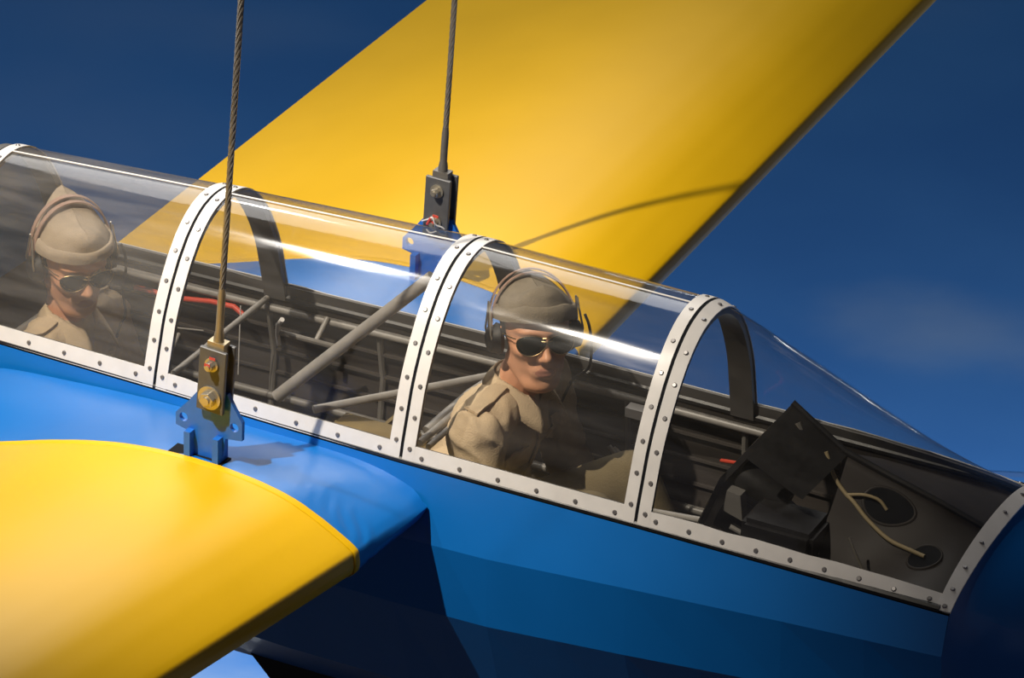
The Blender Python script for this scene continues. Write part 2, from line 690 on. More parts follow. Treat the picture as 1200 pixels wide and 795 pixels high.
def fuselage():
    xs = sorted(set(XS + [-2.8, -1.75, -1.0, -.35, .17, .52, .82, 1.13, 1.5, 1.9]))
    vs = []
    for x in xs:
        h = sec(x)
        ring = [(x, -y, z) for y, z in h] + [(x, y, z) for y, z in h[-2::-1]]
        vs += ring
    n = 11
    fs = grid_faces(len(xs), n)
    fs.append(tuple(range(n)))
    part(mesh_obj('fuselage_skin', vs, fs, BLUE))
    # inner lining
    xs2 = [x for x in xs if -.75 <= x <= 2.09]
    vs = []
    for x in xs2:
        h = sec(x, .014)
        vs += [(x, -y, z) for y, z in h] + [(x, y, z) for y, z in h[-2::-1]]
    part(mesh_obj('cockpit_lining', vs, grid_faces(len(xs2), n), LINING))
    # turtle deck behind the canopy
    xs3 = [-.672, -.9, -1.3, -1.8, -2.4, -3.4]
    vs = []
    for x in xs3:
        w = interp(x, XS, TAB['w'])
        h = interp(x, [-3.4, -.672], [.06, .37])
        vs += [(x, a * w, b * h - .004) for a, b in zip(_sy, _sz)]
    fs = grid_faces(len(xs3), len(_sy))
    fs.append(tuple(range(len(_sy))))
    part(mesh_obj('turtle_deck', vs, fs, BLUE, None, True, 60))
    # nose cowl: same section, drawn in to a blunt end
    h0 = sec(2.085)
    top = [cpt(2.085, .5 + .5 * k / 8, -.001) for k in range(9)]      # crest to far foot
    half = [(p.y, p.z) for p in top] + h0[1:]
    ring0 = [(-y, z) for y, z in half[::-1]] + half[1:]
    ring0 = ring0[:-1]
    cz = -.30
    vs = []
    for x, sz_, sy_ in ((2.085, 1, 1), (2.090, .985, .955), (2.100, .955, .89), (2.125, .90, .79), (2.17, .81, .67), (2.22, .69, .53), (2.27, .54, .39), (2.31, .36, .25), (2.33, .12, .09)):
        vs += [(x, y * sy_, cz + (z - cz) * sz_) for y, z in ring0]
    n = len(ring0)
    fs = grid_faces(9, n, True)
    fs.append(tuple(8 * n + i for i in range(n)))
    part(mesh_obj('nose_cowl', vs, fs, BLUE, None, True, 30))


fuselage()

# ------------------------------------------------------------------ wings
TOPX = [-.74, -.55, -.40, -.253, -.12, -.009, .09, .182, .27, .36, .462, .53, .577, .64, .692, .718, .733, .737]
TOPZ = [-.200, -.166, -.130, -.086, -.044, -.014, .006, .017, .021, .020, .010, -.003, -.017, -.045, -.073, -.088, -.100, -.130]
BOTX = [-.74, -.4, 0, .3, .5, .62, .69, .722, .735, .737]
BOTZ = [-.206, -.215, -.222, -.218, -.206, -.192, -.178, -.164, -.150, -.130]
RTX = [-.74, -.4, 0, .4, .52, .60, .66, .715, .76, .785]
RTZ = [-.09, -.045, -.026, -.022, -.022, -.026, -.034, -.048, -.066, -.088]
RBX = [-.74, 0, .4, .58, .67, .735, .77, .785]
RBZ = [-.26, -.27, -.265, -.24, -.205, -.16, -.122, -.088]
NP = 80


def foil(k, root):
    """profile: parameter k in 0..2*NP, tail top -> nose -> tail bottom"""
    t = k / NP if k <= NP else (2 * NP - k) / NP
    u = math.sin(t * math.pi / 2)
    xl = .785 if root else .737
    x = -.74 + (xl + .74) * u
    up = k <= NP
    if root:
        return x, interp(x, RTX if up else RBX, RTZ if up else RBZ)
    return x, interp(x, TOPX if up else BOTX, TOPZ if up else BOTZ)


def smooth_profile(p, it=2):
    for _ in range(it):
        p = [p[0]] + [((p[i - 1][0] + 2 * p[i][0] + p[i + 1][0]) / 4, (p[i - 1][1] + 2 * p[i][1] + p[i + 1][1]) / 4) for i in range(1, len(p) - 1)] + [p[-1]]
    return p


P_WING = smooth_profile([foil(k, False) for k in range(2 * NP + 1)], 1)
P_ROOT = smooth_profile([foil(k, True) for k in range(2 * NP + 1)])
DIH = .062


def wing(side):
    ys = [.600, .62, .8, 1.1, 1.5, 2, 2.6, 3.2, 3.8, 4.3, 4.6, 4.8, 4.9, 4.95]
    vs = []
    for y in ys:
        k = max(0, (y - 4.3) / .65)
        sh = math.sqrt(max(.0, 1 - k * k)) if k < 1 else .05
        sh = max(sh, .12)
        for x, z in P_WING:
            vs.append((x * (.25 + .75 * sh) - (.09 * (y - .6) if side < 0 else 0), side * y, -.12 + (z + .12) * sh + DIH * (y - .6)))
    n = len(P_WING)
    fs = grid_faces(len(ys), n, True)
    fs.append(tuple(range(n)))
    fs.append(tuple((len(ys) - 1) * n + i for i in range(n)))
    w = part(mesh_obj('wing', vs, fs, YELLOW, None, True, 50))
    # doped edge tape at the root rib
    vs = []
    for y, o in ((.599, .0), (.5995, .0016), (.618, .0018), (.6215, .0)):
        for i, (x, z) in enumerate(P_WING):
            a, b = P_WING[max(0, i - 1)], P_WING[min(n - 1, i + 1)]
            t = Vector((b[0] - a[0], 0, b[1] - a[1])).normalized()
            vs.append((x - t.z * o, side * y, z + t.x * o + DIH * (y - .6)))
    mesh_obj('edge_tape', vs, grid_faces(4, n), YELLOW, w, True, 50)
    # blue root fairing between fuselage and wing
    vs = []
    ny = 30
    for j in range(ny):
        q = j / (ny - 1)
        y = .318 + (.600 - .318) * q
        s = smoothstep(q) * .55 + q * .45
        for a, b in zip(P_ROOT, P_WING):
            x, z = a[0] + (b[0] - a[0]) * s, a[1] + (b[1] - a[1]) * s
            # slack fabric gathered near the rib
            if .62 < q < .99 and x > .56:
                z += .0020 * math.sin(x * 150 + (1 - q) * 26 + 1.2 * math.sin(q * 9 + x * 40)) * math.sin((q - .62) / .37 * math.pi) * min(1, (x - .56) / .06)
            yy = y + (1 - q) * .034 * smoothstep((-.028 - z) / .05)
            vs.append((x, side * yy, z))
    part(mesh_obj('wing_root_fairing', vs, grid_faces(ny, n), BLUE, None, True, 60))


wing(-1)
wing(1)


# lifting lugs on the wing roots
def ring_pts(cx, cz, r, n=14):
    return [(cx + r * math.cos(2 * math.pi * k / n), cz + r * math.sin(2 * math.pi * k / n)) for k in range(n)]


def plate_with_holes(poly, holes, y0, y1):
    """flat plate in x-z with round holes, via triangulated fill"""
    bm = bmesh.new()
    loops = [poly] + holes
    edges = []
    for lp in loops:
        vv = [bm.verts.new((x, y0, z)) for x, z in lp]
        for i in range(len(vv)):
            edges.append(bm.edges.new((vv[i], vv[(i + 1) % len(vv)])))
    bmesh.ops.triangle_fill(bm, use_beauty=True, use_dissolve=False, edges=edges)
    fs = list(bm.faces)
    r = bmesh.ops.extrude_face_region(bm, geom=fs)
    bmesh.ops.translate(bm, verts=[e for e in r['geom'] if isinstance(e, bmesh.types.BMVert)], vec=(0, y1 - y0, 0))
    bmesh.ops.recalc_face_normals(bm, faces=bm.faces)
    vs = [v.co.copy() for v in bm.verts]
    bm.verts.index_update()
    ff = [tuple(v.index for v in f.verts) for f in bm.faces]
    bm.free()
    return vs, ff


def lug(side):
    y = side * .572
    poly = [(.225, .085), (.225, .118), (.258, .155), (.285, .190), (.365, .200), (.385, .165), (.405, .135), (.405, .088), (.360, .082), (.352, .02), (.262, .012), (.256, .078)]
    v, f = plate_with_holes(poly, [ring_pts(.246, .110, .0115), ring_pts(.384, .118, .0115)], y - .006, y + .006)
    o = part(mesh_obj('lifting_lug', v, f, BLUE_LUG, None, False))
    for x in (.268, .345):
        m = MB().prism([(x - .008, -.01), (x + .008, -.01), (x + .008, .085), (x - .008, .085)], y - .028, y + .02)
        m.build('lug_leg', BLUE_LUG, o)
    if side > 0:
        return o
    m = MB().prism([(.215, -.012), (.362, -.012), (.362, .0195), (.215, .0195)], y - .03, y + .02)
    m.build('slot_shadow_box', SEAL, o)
    return o


lug(-1)
lug(1)

# ------------------------------------------------------------------ cockpit structure


def tube_part(name, pts, r, m=TUBE, seg=10):
    return part(MB().tube(pts, r, seg).build(name, m, None, True))


def far_y(x, z, pad=.02):
    h = sec(x)
    return interp(-z, [-q[1] for q in h], [q[0] for q in h]) - .014 - pad


for side in (-1, 1):
    tube_part('longeron', [(x, side * (interp(x, XS, TAB['w']) - .022), -.03) for x in (-.66, -.3, 0, .35, .696, 1.0, 1.31, 1.42)], .011, TUBE)
    tube_part('lower_longeron', [(x, side * far_y(x, -.30, .012), -.30) for x in (-.66, 0, .696, 1.31, 2.0)], .011, TUBE_DARK)
    for z in (-.10, -.17, -.235):
        tube_part('stringer', [(x, side * far_y(x, z, .004), z) for x in (-.66, 0, .696, 1.31, 2.0)], .006, LINING, 6)
    for x in (-.02, .30, .66, 1.0, 1.32, 1.66):
        tube_part('former', [(x, side * far_y(x, z, .006), z) for z in (-.03, -.18, -.37, -.60)], .009, TUBE_DARK, 8)
    # dark coaming rail along the sill
    mb = MB()
    mb.tube([(x, side * (interp(x, XS, TAB['w']) - .010), .002) for x in (-.66, -.3, 0, .35, .696, 1.0, 1.31, 1.7, 2.06)], .01, 8)
    part(mb.build('sill_rail', BLACK, None, True))

tube_part('bow_strut', [(.285, -.20, .005), (.652, -.105, .385)], .0165)
tube_part('diagonal_brace', [(-.01, -.20, -.01), (-.02, .285, -.005)], .0085)
NODE = (.675, .262, -.03)
tube_part('cross_tube', [(.345, -.12, -.05), NODE], .0105)
tube_part('cross_tube', [(.63, -.06, -.06), (.665, .10, -.02), NODE], .014)
tube_part('harness_rail', [(.705, -.25, .015), NODE], .0095, TUBE)
tube_part('harness_rail', [(.73, -.25, .012), (.70, .255, -.025)], .0075, TUBE)
tube_part('seat_cross_tube', [(-.52, -.27, -.06), (-.52, .27, -.06)], .011, TUBE_DARK)
# red hose on the far wall
tube_part('red_hose', [(-.42, .284, -.075), (-.277, .28, -.07), (-.18, .275, -.052), (-.11, .27, -.047), (-.075, .262, -.06)], .0075, RED)
tube_part('red_lever', [(1.30, .22, -.085), (1.37, .16, -.045)], .005, RED)
# T handle on its rod
th = tube_part('pull_handle', [(.118, .12, .038), (.098, .135, .012), (.094, .14, -.02), (.098, .14, -.048)], .0065, WHITE)
MB().tube([(.097, .14, -.012), (.215, .235, -.065)], .0075, 8).build('handle_rod', TUBE, th, True)
tube_part('bell_crank', [(.155, .235, -.062), (.16, .285, -.015)], .007, TUBE)
tube_part('trim_wire', [(-.05, .20, .0), (-.055, .20, -.2)], .0016, WHITE, 5)
tube_part('trim_wire', [(-.29, .20, -.12), (-.16, .20, -.10)], .002, TUBE, 5)
tube_part('rear_lever', [(-.235, .20, -.13), (-.20, .05, -.17)], .006, TUBE)
tube_part('push_rod', [(1.15, .05, -.18), (1.36, -.02, -.12)], .008, TUBE)
tube_part('push_rod', [(1.10, .0, -.20), (1.42, -.12, -.13)], .007, TUBE)
tube_part('throttle_rod', [(1.02, .2, -.12), (1.16, .15, -.17)], .007, TUBE)
tube_part('throttle_rod', [(1.02, .17, -.10), (1.18, .11, -.19)], .006, TUBE)
part(MB().box((1.02, .255, -.055), (1.07, .29, -.03)).build('latch_block', WHITE))

fl = part(MB().box((-.7, -.13, -.66), (1.35, .13, -.64)).build('cockpit_floor', LINING))
bh = part(MB().prism([(-.28, -.01), (.28, -.01), (.31, -.2), (.2, -.64), (-.2, -.64), (-.31, -.2)], -.70, -.685, 'x').build('bulkhead', LINING))


def seat(x0, z0):
    m = MB().box((x0 - .02, -.2, z0 - .05), (x0 + .42, .2, z0))
    s = part(bevel(m.build('seat', OLIVE), .02))
    b = MB()
    b.add([(x0 - .03, -.2, z0), (x0 + .03, -.2, z0), (x0 + .03, .2, z0), (x0 - .03, .2, z0), (x0 - .13, -.19, z0 + .42), (x0 - .08, -.19, z0 + .42), (x0 - .08, .19, z0 + .42), (x0 - .13, .19, z0 + .42)],
          [(0, 3, 2, 1), (4, 5, 6, 7), (0, 1, 5, 4), (1, 2, 6, 5), (2, 3, 7, 6), (3, 0, 4, 7)])
    bevel(b.build('backrest', OLIVE, s), .02)


seat(.56, -.56)
seat(-.62, -.66 + .06)
# olive map case lying between the cockpits
cs = MB()
cs.box((.37, -.27, -.20), (.64, -.02, -.075))
part(bevel(cs.build('canvas_locker', OLIVE), .03, 3))
tube_part('control_stick', [(1.12, 0, -.64), (1.14, 0, -.45), (1.12, 0, -.27)], .012, BLACK)
tube_part('control_stick', [(-.12, 0, -.64), (-.1, 0, -.45), (-.12, 0, -.30)], .012, BLACK)

# ------------------------------------------------------------------ instrument pedestal under the windscreen


def panel():
    A = [(1.385, -.125, -.075), (1.425, -.105, .055), (1.551, 0, .240), (1.425, .105, .055), (1.385, .125, -.075), (1.30, .125, -.30), (1.30, -.125, -.30)]
    n = Vector((.84, 0, -.54)) * .014
    vs = [Vector(a) for a in A] + [Vector(a) + n for a in A]
    k = len(A)
    fs = [tuple(range(k)), tuple(range(2 * k - 1, k - 1, -1))] + [(i, (i + 1) % k, (i + 1) % k + k, i + k) for i in range(k)]
    p = part(mesh_obj('instrument_panel', vs, fs, BLACK))
    ax = Vector((.86, 0, -.30)).normalized()
    for c, r, l in (((1.455, -.045, .045), .040, .13), ((1.455, .045, .045), .040, .12), ((1.42, -.055, -.055), .043, .15), ((1.42, .055, -.055), .043, .15), ((1.52, 0, .135), .034, .09)):
        c = Vector(c)
        m = MB().tube([c, c + ax * l * .8, c + ax * l], [r, r, r * .8], 18)
        q = m.build('instrument_can', BLACK, p, True)
        MB().tube([c + ax * l, c + ax * (l + .025)], .008, 8).build('connector', ZINC, q, True)
    MB().prism([(1.445, -.02), (1.495, -.035), (1.485, .03), (1.45, .035)], -.118, -.085).build('mounting_bracket', TUBE_DARK, p)
    MB().prism([(1.555, .10), (1.59, .09), (1.585, .125), (1.56, .13)], -.05, -.02).build('mounting_bracket', TUBE_DARK, p)
    MB().tube([(1.575, -.02, .205), (1.59, -.025, .18), (1.60, -.03, .155)], .009, 8).build('glass_bulb', ZINC, p, True)
    MB().tube([(1.47, -.13, -.05), (1.53, -.12, -.075), (1.60, -.10, -.11)], .006, 8).build('connector', TUBE, p, True)
    return p


PANEL = panel()


def deck():
    RX = [1.545, 1.60, 1.69, 1.80, 1.93, 2.07]
    RZ = [.243, .208, .150, .118, .083, .040]
    vs = []
    ny = 41
    xs = [1.69 + .376 * k / 20 for k in range(21)]
    for x in xs:
        r = interp(x, RX, RZ)
        for j in range(ny):
            t = -1 + 2 * j / (ny - 1)
            a = abs(t)
            y = t * .298
            z = r * (1 - a ** 1.15) + (-.045 - .02 * (2.07 - x)) * a ** 1.15
            if t > 0:
                z = r + (-.008 - r) * a
            else:
                z -= .11 * math.sin(a * math.pi) * smoothstep((2.05 - x) / .3)
            vs.append((x, y, z))
    o = part(mesh_obj('nose_deck', vs, grid_faces(len(xs), ny), BROWN, None, True))
    m = MB()
    m.tube([(1.551, 0, .243), (1.60, 0, .211), (1.69, 0, .153), (1.80, 0, .121), (1.93, 0, .086), (2.05, 0, .05)], .008, 8)
    m.build('ridge_rail', BLACK, o, True)

    # black coaming between the panel and the deck, open below
    vs = []
    for i in range(8):
        x = 1.556 + (1.70 - 1.556) * i / 7
        r = interp(x, RX, RZ)
        for j in range(8):
            a = .50 * j / 7
            vs.append((x - .10 * a, -a * .298, r - .5 * a * (r + .05) - .03 * a))
    part(mesh_obj('panel_coaming', vs, grid_faces(8, 8), BLACK, None, True))
    part(bevel(MB().box((1.52, -.20, -.20), (1.70, -.06, .02)).build('radio_box', BLACK), .012))
    part(MB().tube(spline([(1.78, -.17, .03), (1.80, -.178, .0), (1.83, -.19, -.035), (1.865, -.20, -.055)], 5), .0035, 6).build('gleam_tube', ZINC, None, True))  # bright bent tube added in place of a curved reflection

    def dz(x, y):
        r = interp(x, RX, RZ)
        a = abs(y / .298)
        return r * (1 - a ** 1.15) + (-.045 - .02 * (2.07 - x)) * a ** 1.15 - .11 * math.sin(a * math.pi) * smoothstep((2.05 - x) / .3)
    for cx, cy, rx, ry in ((1.825, -.04, .062, .024), (1.95, -.125, .038, .03)):
        vs, fs = [], []
        for s, h in ((1.12, .0005), (1.08, .004), (1.0, .004), (.97, .0015)):
            for k in range(24):
                a = 2 * math.pi * k / 24
                x, y = cx + rx * s * math.cos(a), cy + ry * s * math.sin(a)
                vs.append((x, y, dz(x, y) + h))
        fs = grid_faces(4, 24, True)
        mesh_obj('opening_rim', vs, fs, BROWN, o, True)
        vs = []
        for k in range(24):
            a = 2 * math.pi * k / 24
            for q in (1, .75, .5, .25, .02):
                x, y = cx + rx * q * math.cos(a), cy + ry * q * math.sin(a)
                vs.append((x, y, dz(x, y) + .0025))
        fs = [(k * 5 + j, ((k + 1) % 24) * 5 + j, ((k + 1) % 24) * 5 + j + 1, k * 5 + j + 1) for k in range(24) for j in range(4)]
        mesh_obj('opening', vs, fs, SEAL, o)
    return dz


dz = deck()


tube_part('wiring_cord', spline([(1.655, -.03, .155)] + [(x, y, dz(x, y) + h) for x, y, h in ((1.685, -.04, .014), (1.715, -.048, .008), (1.745, -.058, .016), (1.79, -.075, .02), (1.85, -.095, .014), (1.91, -.112, .008), (1.95, -.125, .004))]), .005, CORD)
tube_part('wiring_cord', spline([(x, y, dz(x, y) + h) for x, y, h in ((1.725, -.05, .01), (1.765, -.045, .02), (1.80, -.042, .016), (1.822, -.045, .004))]), .004, CORD)

# landing wheel under the keel
wl = part(MB().tube([(.40, -.055, -.93), (.40, -.045, -.93), (.40, .045, -.93), (.40, .055, -.93)], [.17, .20, .20, .17], 32).build('landing_wheel', RUBBER, None, True))
MB().tube([(.40, -.06, -.93), (.40, .06, -.93)], .075, 20).build('hub', CORD, wl, True)
mb = MB()
mb.prism([(.15, -.84), (.66, -.83), (.60, -.90), (.22, -.91)], -.075, -.066)
mb.prism([(.15, -.84), (.66, -.83), (.60, -.90), (.22, -.91)], .066, .075)
mb.build('wheel_fork', BLACK, wl)

# ------------------------------------------------------------------ the two suspension cables


def hexa(c, r, y0, y1):
    return [(c[0] + r * math.cos(math.pi / 3 * k + .3), c[1] + r * math.sin(math.pi / 3 * k + .3)) for k in range(6)], y0, y1


def hanging_cable(side, label, lean):
    x, y = .327, side * .572
    g = empty('suspension_cable', (x, y, .16), label, 'cable', None)
    W = Matrix.Translation((-x, -y, -.16))

    def pt(mb, name, m, smooth=True, parent=None):
        o = mb.build(name, m, parent or g, smooth)
        o.data.transform(W)
        return o
    for k, dy in ((0, -.020), (1, .020)):
        m = MB().prism([(x - .036, .153), (x + .036, .153), (x + .036, .318), (x - .036, .318)], y + dy - .005, y + dy + .005)
        bevel(pt(m, 'clevis_plate', PLATE, False), .0018, 1)
    pt(MB().prism([(x - .022, .255), (x + .022, .255), (x + .022, .332), (x - .022, .332)], y - .0145, y + .0145), 'rope_eye', BRASSY if side < 0 else STEEL, False)
    for z, r, rh in ((.192, .030, .0205), (.280, .0175, .0125)) if side < 0 else ((.283, .0185, .0125), (.195, .0185, .0125)):
        b = pt(MB().tube([(x, y - .040, z), (x, y + .040, z)], rh * .55, 12), 'bolt', ZINC)
        for s in (-1, 1):
            pt(MB().tube([(x, y + s * .0255, z), (x, y + s * .0295, z)], r, 20), 'washer', ZINC, True, b)
            p6, a, c = hexa((x, z), rh, y + s * .0295, y + s * .0455)
            bevel(pt(MB().prism(p6, a, c), 'bolt_head', ZINC, False, b), .002, 1)
            pt(MB().tube([(x, y + s * .045, z), (x, y + s * .050, z)], rh * .5, 12), 'bolt_end', ZINC, True, b)
        if (side < 0 and z > .25) or (side > 0 and z < .25):
            pt(MB().box((x - .009, y - .0462, z + .002), (x + .006, y - .0452, z + .010)), 'torque_mark', REDMARK, False, b)
            pt(MB().box((x - .006, y - .0305, z + .014), (x + .010, y - .0292, z + .021)), 'torque_mark', REDMARK, False, b)
            if side > 0:
                pt(MB().tube(spline([(x - .034, y - .033, z - .004), (x - .012, y - .045, z + .012), (x + .004, y - .05, z + .022), (x + .012, y - .047, z + .004), (x + .028, y - .035, z - .006), (x + .034, y - .03, z - .018)], 5), .0022, 6), 'lock_wire', WHITE, True, b)
                pt(MB().tube(spline([(x - .014, y - .047, z - .016), (x, y - .05, z - .022), (x + .016, y - .047, z - .014)], 5), .0022, 6), 'lock_wire', WHITE, True, b)
                pt(MB().tube([(x - .012, y - .047, z - .002), (x - .002, y - .049, z + .02)], .0035, 6), 'torque_mark', REDMARK, True, b)
    # swaged terminal
    top = .47 if side < 0 else .455
    pt(MB().tube([(x, y, .325), (x, y, .345), (x, y, .36), (x, y, top - .02), (x, y, top)], [.013, .0125, .0095, .0095, .0075], 14), 'swaged_terminal', BRASSY if side < 0 else STEEL)
    # six laid strands
    mb = MB()
    z0, z1 = top - .012, 6.98
    n = 760
    for k in range(6):
        mb.tube([(x + .0048 * math.cos(a), y + .0048 * math.sin(a), z0 + (z1 - z0) * i / n)
                 for i in range(n + 1) for a in (2 * math.pi * (i / 14 + k / 6),)], .0030, 5)
    pt(mb, 'wire_rope', ROPE)
    g.rotation_euler = (0, math.atan(lean), 0)
    return g


hanging_cable(-1, 'steel lifting cable with tan terminal on the near wing root', .058)
hanging_cable(1, 'dark lifting cable fixed to the far wing root behind the canopy', .03)

# ------------------------------------------------------------------ the two pilots
HC = Vector((0, 0, -.012))


def sdf_head(p):
    """signed distance-like field of a head, p = (N,3), face to +x"""
    def ell(c, r):
        q = (p - np.array(c)) / np.array(r)
        k = np.linalg.norm(q, axis=1)
        return (k - 1) * min(r)

    def sm(a, b, k):
        h = np.clip(.5 + .5 * (b - a) / k, 0, 1)
        return b * (1 - h) + a * h - k * h * (1 - h)

    def ssub(a, b, k):
        h = np.clip(.5 - .5 * (a + b) / k, 0, 1)
        return a * (1 - h) - b * h + k * h * (1 - h)

    def cap(a, b, r0, r1):
        a, b = np.array(a), np.array(b)
        t = np.clip(((p - a) @ (b - a)) / ((b - a) @ (b - a)), 0, 1)
        return np.linalg.norm(p - a - t[:, None] * (b - a), axis=1) - (r0 + (r1 - r0) * t)
    d = ell((-.012, 0, .036), (.099, .078, .070))
    d = sm(d, ell((.018, 0, -.035), (.073, .062, .085)), .03)
    d = sm(d, ell((.058, 0, -.101), (.030, .030, .021)), .022)
    for s in (1, -1):
        d = sm(d, cap((-.005, s * .056, -.055), (.05, s * .026, -.10), .014, .013), .02)
        d = sm(d, ell((.056, s * .043, -.017), (.030, .021, .016)), .018)
    d = sm(d, ell((.072, 0, .031), (.021, .052, .010)), .014)
    for s in (1, -1):
        d = ssub(d, ell((.102, s * .033, .008), (.021, .020, .014)), .012)
    d = sm(d, cap((.083, 0, .024), (.107, 0, -.022), .0075, .0105), .008)
    d = sm(d, ell((.111, 0, -.026), (.0115, .0115, .0095)), .006)
    for s in (1, -1):
        d = sm(d, ell((.098, s * .0125, -.030), (.011, .0075, .008)), .004)
    d = sm(d, ell((.083, 0, -.062), (.013, .030, .020)), .012)
    d = sm(d, ell((.0905, 0, -.0575), (.0085, .022, .0050)), .003)
    d = sm(d, ell((.0892, 0, -.0695), (.0080, .018, .0058)), .003)
    d = ssub(d, ell((.099, 0, -.0635), (.008, .025, .0013)), .0015)
    d = ssub(d, ell((.097, 0, -.083), (.008, .018, .006)), .006)
    return d


def head_mesh():
    nu, nv = 150, 110
    c = np.array(HC)
    dirs = []
    for j in range(nv):
        t = math.pi * (j + .5) / nv
        for i in range(nu):
            a = 2 * math.pi * i / nu
            dirs.append((math.sin(t) * math.cos(a), math.sin(t) * math.sin(a), math.cos(t)))
    D = np.array(dirs)
    lo = np.full(len(D), .03)
    hi = np.full(len(D), .20)
    # march in from outside, then bisect
    r = hi.copy()
    done = np.zeros(len(D), bool)
    for _ in range(170):
        dd = sdf_head(c + D * r[:, None])
        done |= dd < 0
        r = np.where(done, r, r - .001)
    lo, hi = r, r + .001
    for _ in range(8):
        mid = (lo + hi) / 2
        ins = sdf_head(c + D * mid[:, None]) < 0
        lo = np.where(ins, mid, lo)
        hi = np.where(ins, hi, mid)
    V = c + D * lo[:, None]
    vs = [Vector(v) for v in V]
    fs = grid_faces(nv, nu, True)
    fs.append(tuple(range(nu - 1, -1, -1)))
    fs.append(tuple((nv - 1) * nu + i for i in range(nu)))
    return vs, fs


HEAD_V, HEAD_F = head_mesh()


def remesh(o, voxel, smooth_it=4, keep=None):
    m = o.modifiers.new('r', 'REMESH')
    m.mode = 'VOXEL'
    m.voxel_size = voxel
    m.use_smooth_shade = True
    if smooth_it:
        s = o.modifiers.new('s', 'SMOOTH')
        s.factor = .5
        s.iterations = smooth_it
    dg = bpy.context.evaluated_depsgraph_get()
    me = bpy.data.meshes.new_from_object(o.evaluated_get(dg))
    o.modifiers.clear()
    old = o.data
    o.data = me
    bpy.data.meshes.remove(old)
    for p in o.data.polygons:
        p.use_smooth = True
    return o


def chain(mb, pts, rs, seg=16):
    mb.tube(pts, rs, seg)
    for p, r in zip(pts, rs):
        mb.ellipsoid(p, (r, r, r), seg, 9)


def hand(mb, w, fwd, up, out):
    """palm and five fingers curled round a grip"""
    fwd, up, out = Vector(fwd).normalized(), Vector(up).normalized(), Vector(out).normalized()
    chain(mb, [w, w + fwd * .045, w + fwd * .085], [.024, .027, .026], 10)
    for k, l in enumerate((.072, .080, .075, .060)):
        b = Vector(w) + fwd * .085 + up * (.026 - .018 * k)
        chain(mb, [b, b + fwd * l * .45 + out * .006, b + fwd * l * .6 + out * l * .38, b + fwd * l * .4 + out * l * .62], [.0095, .009, .0085, .0075], 8)
    b = Vector(w) + fwd * .03 + up * .026
    chain(mb, [b, b + up * .022 + fwd * .025 + out * .01, b + up * .024 + fwd * .05 + out * .03], [.011, .010, .0085], 8)


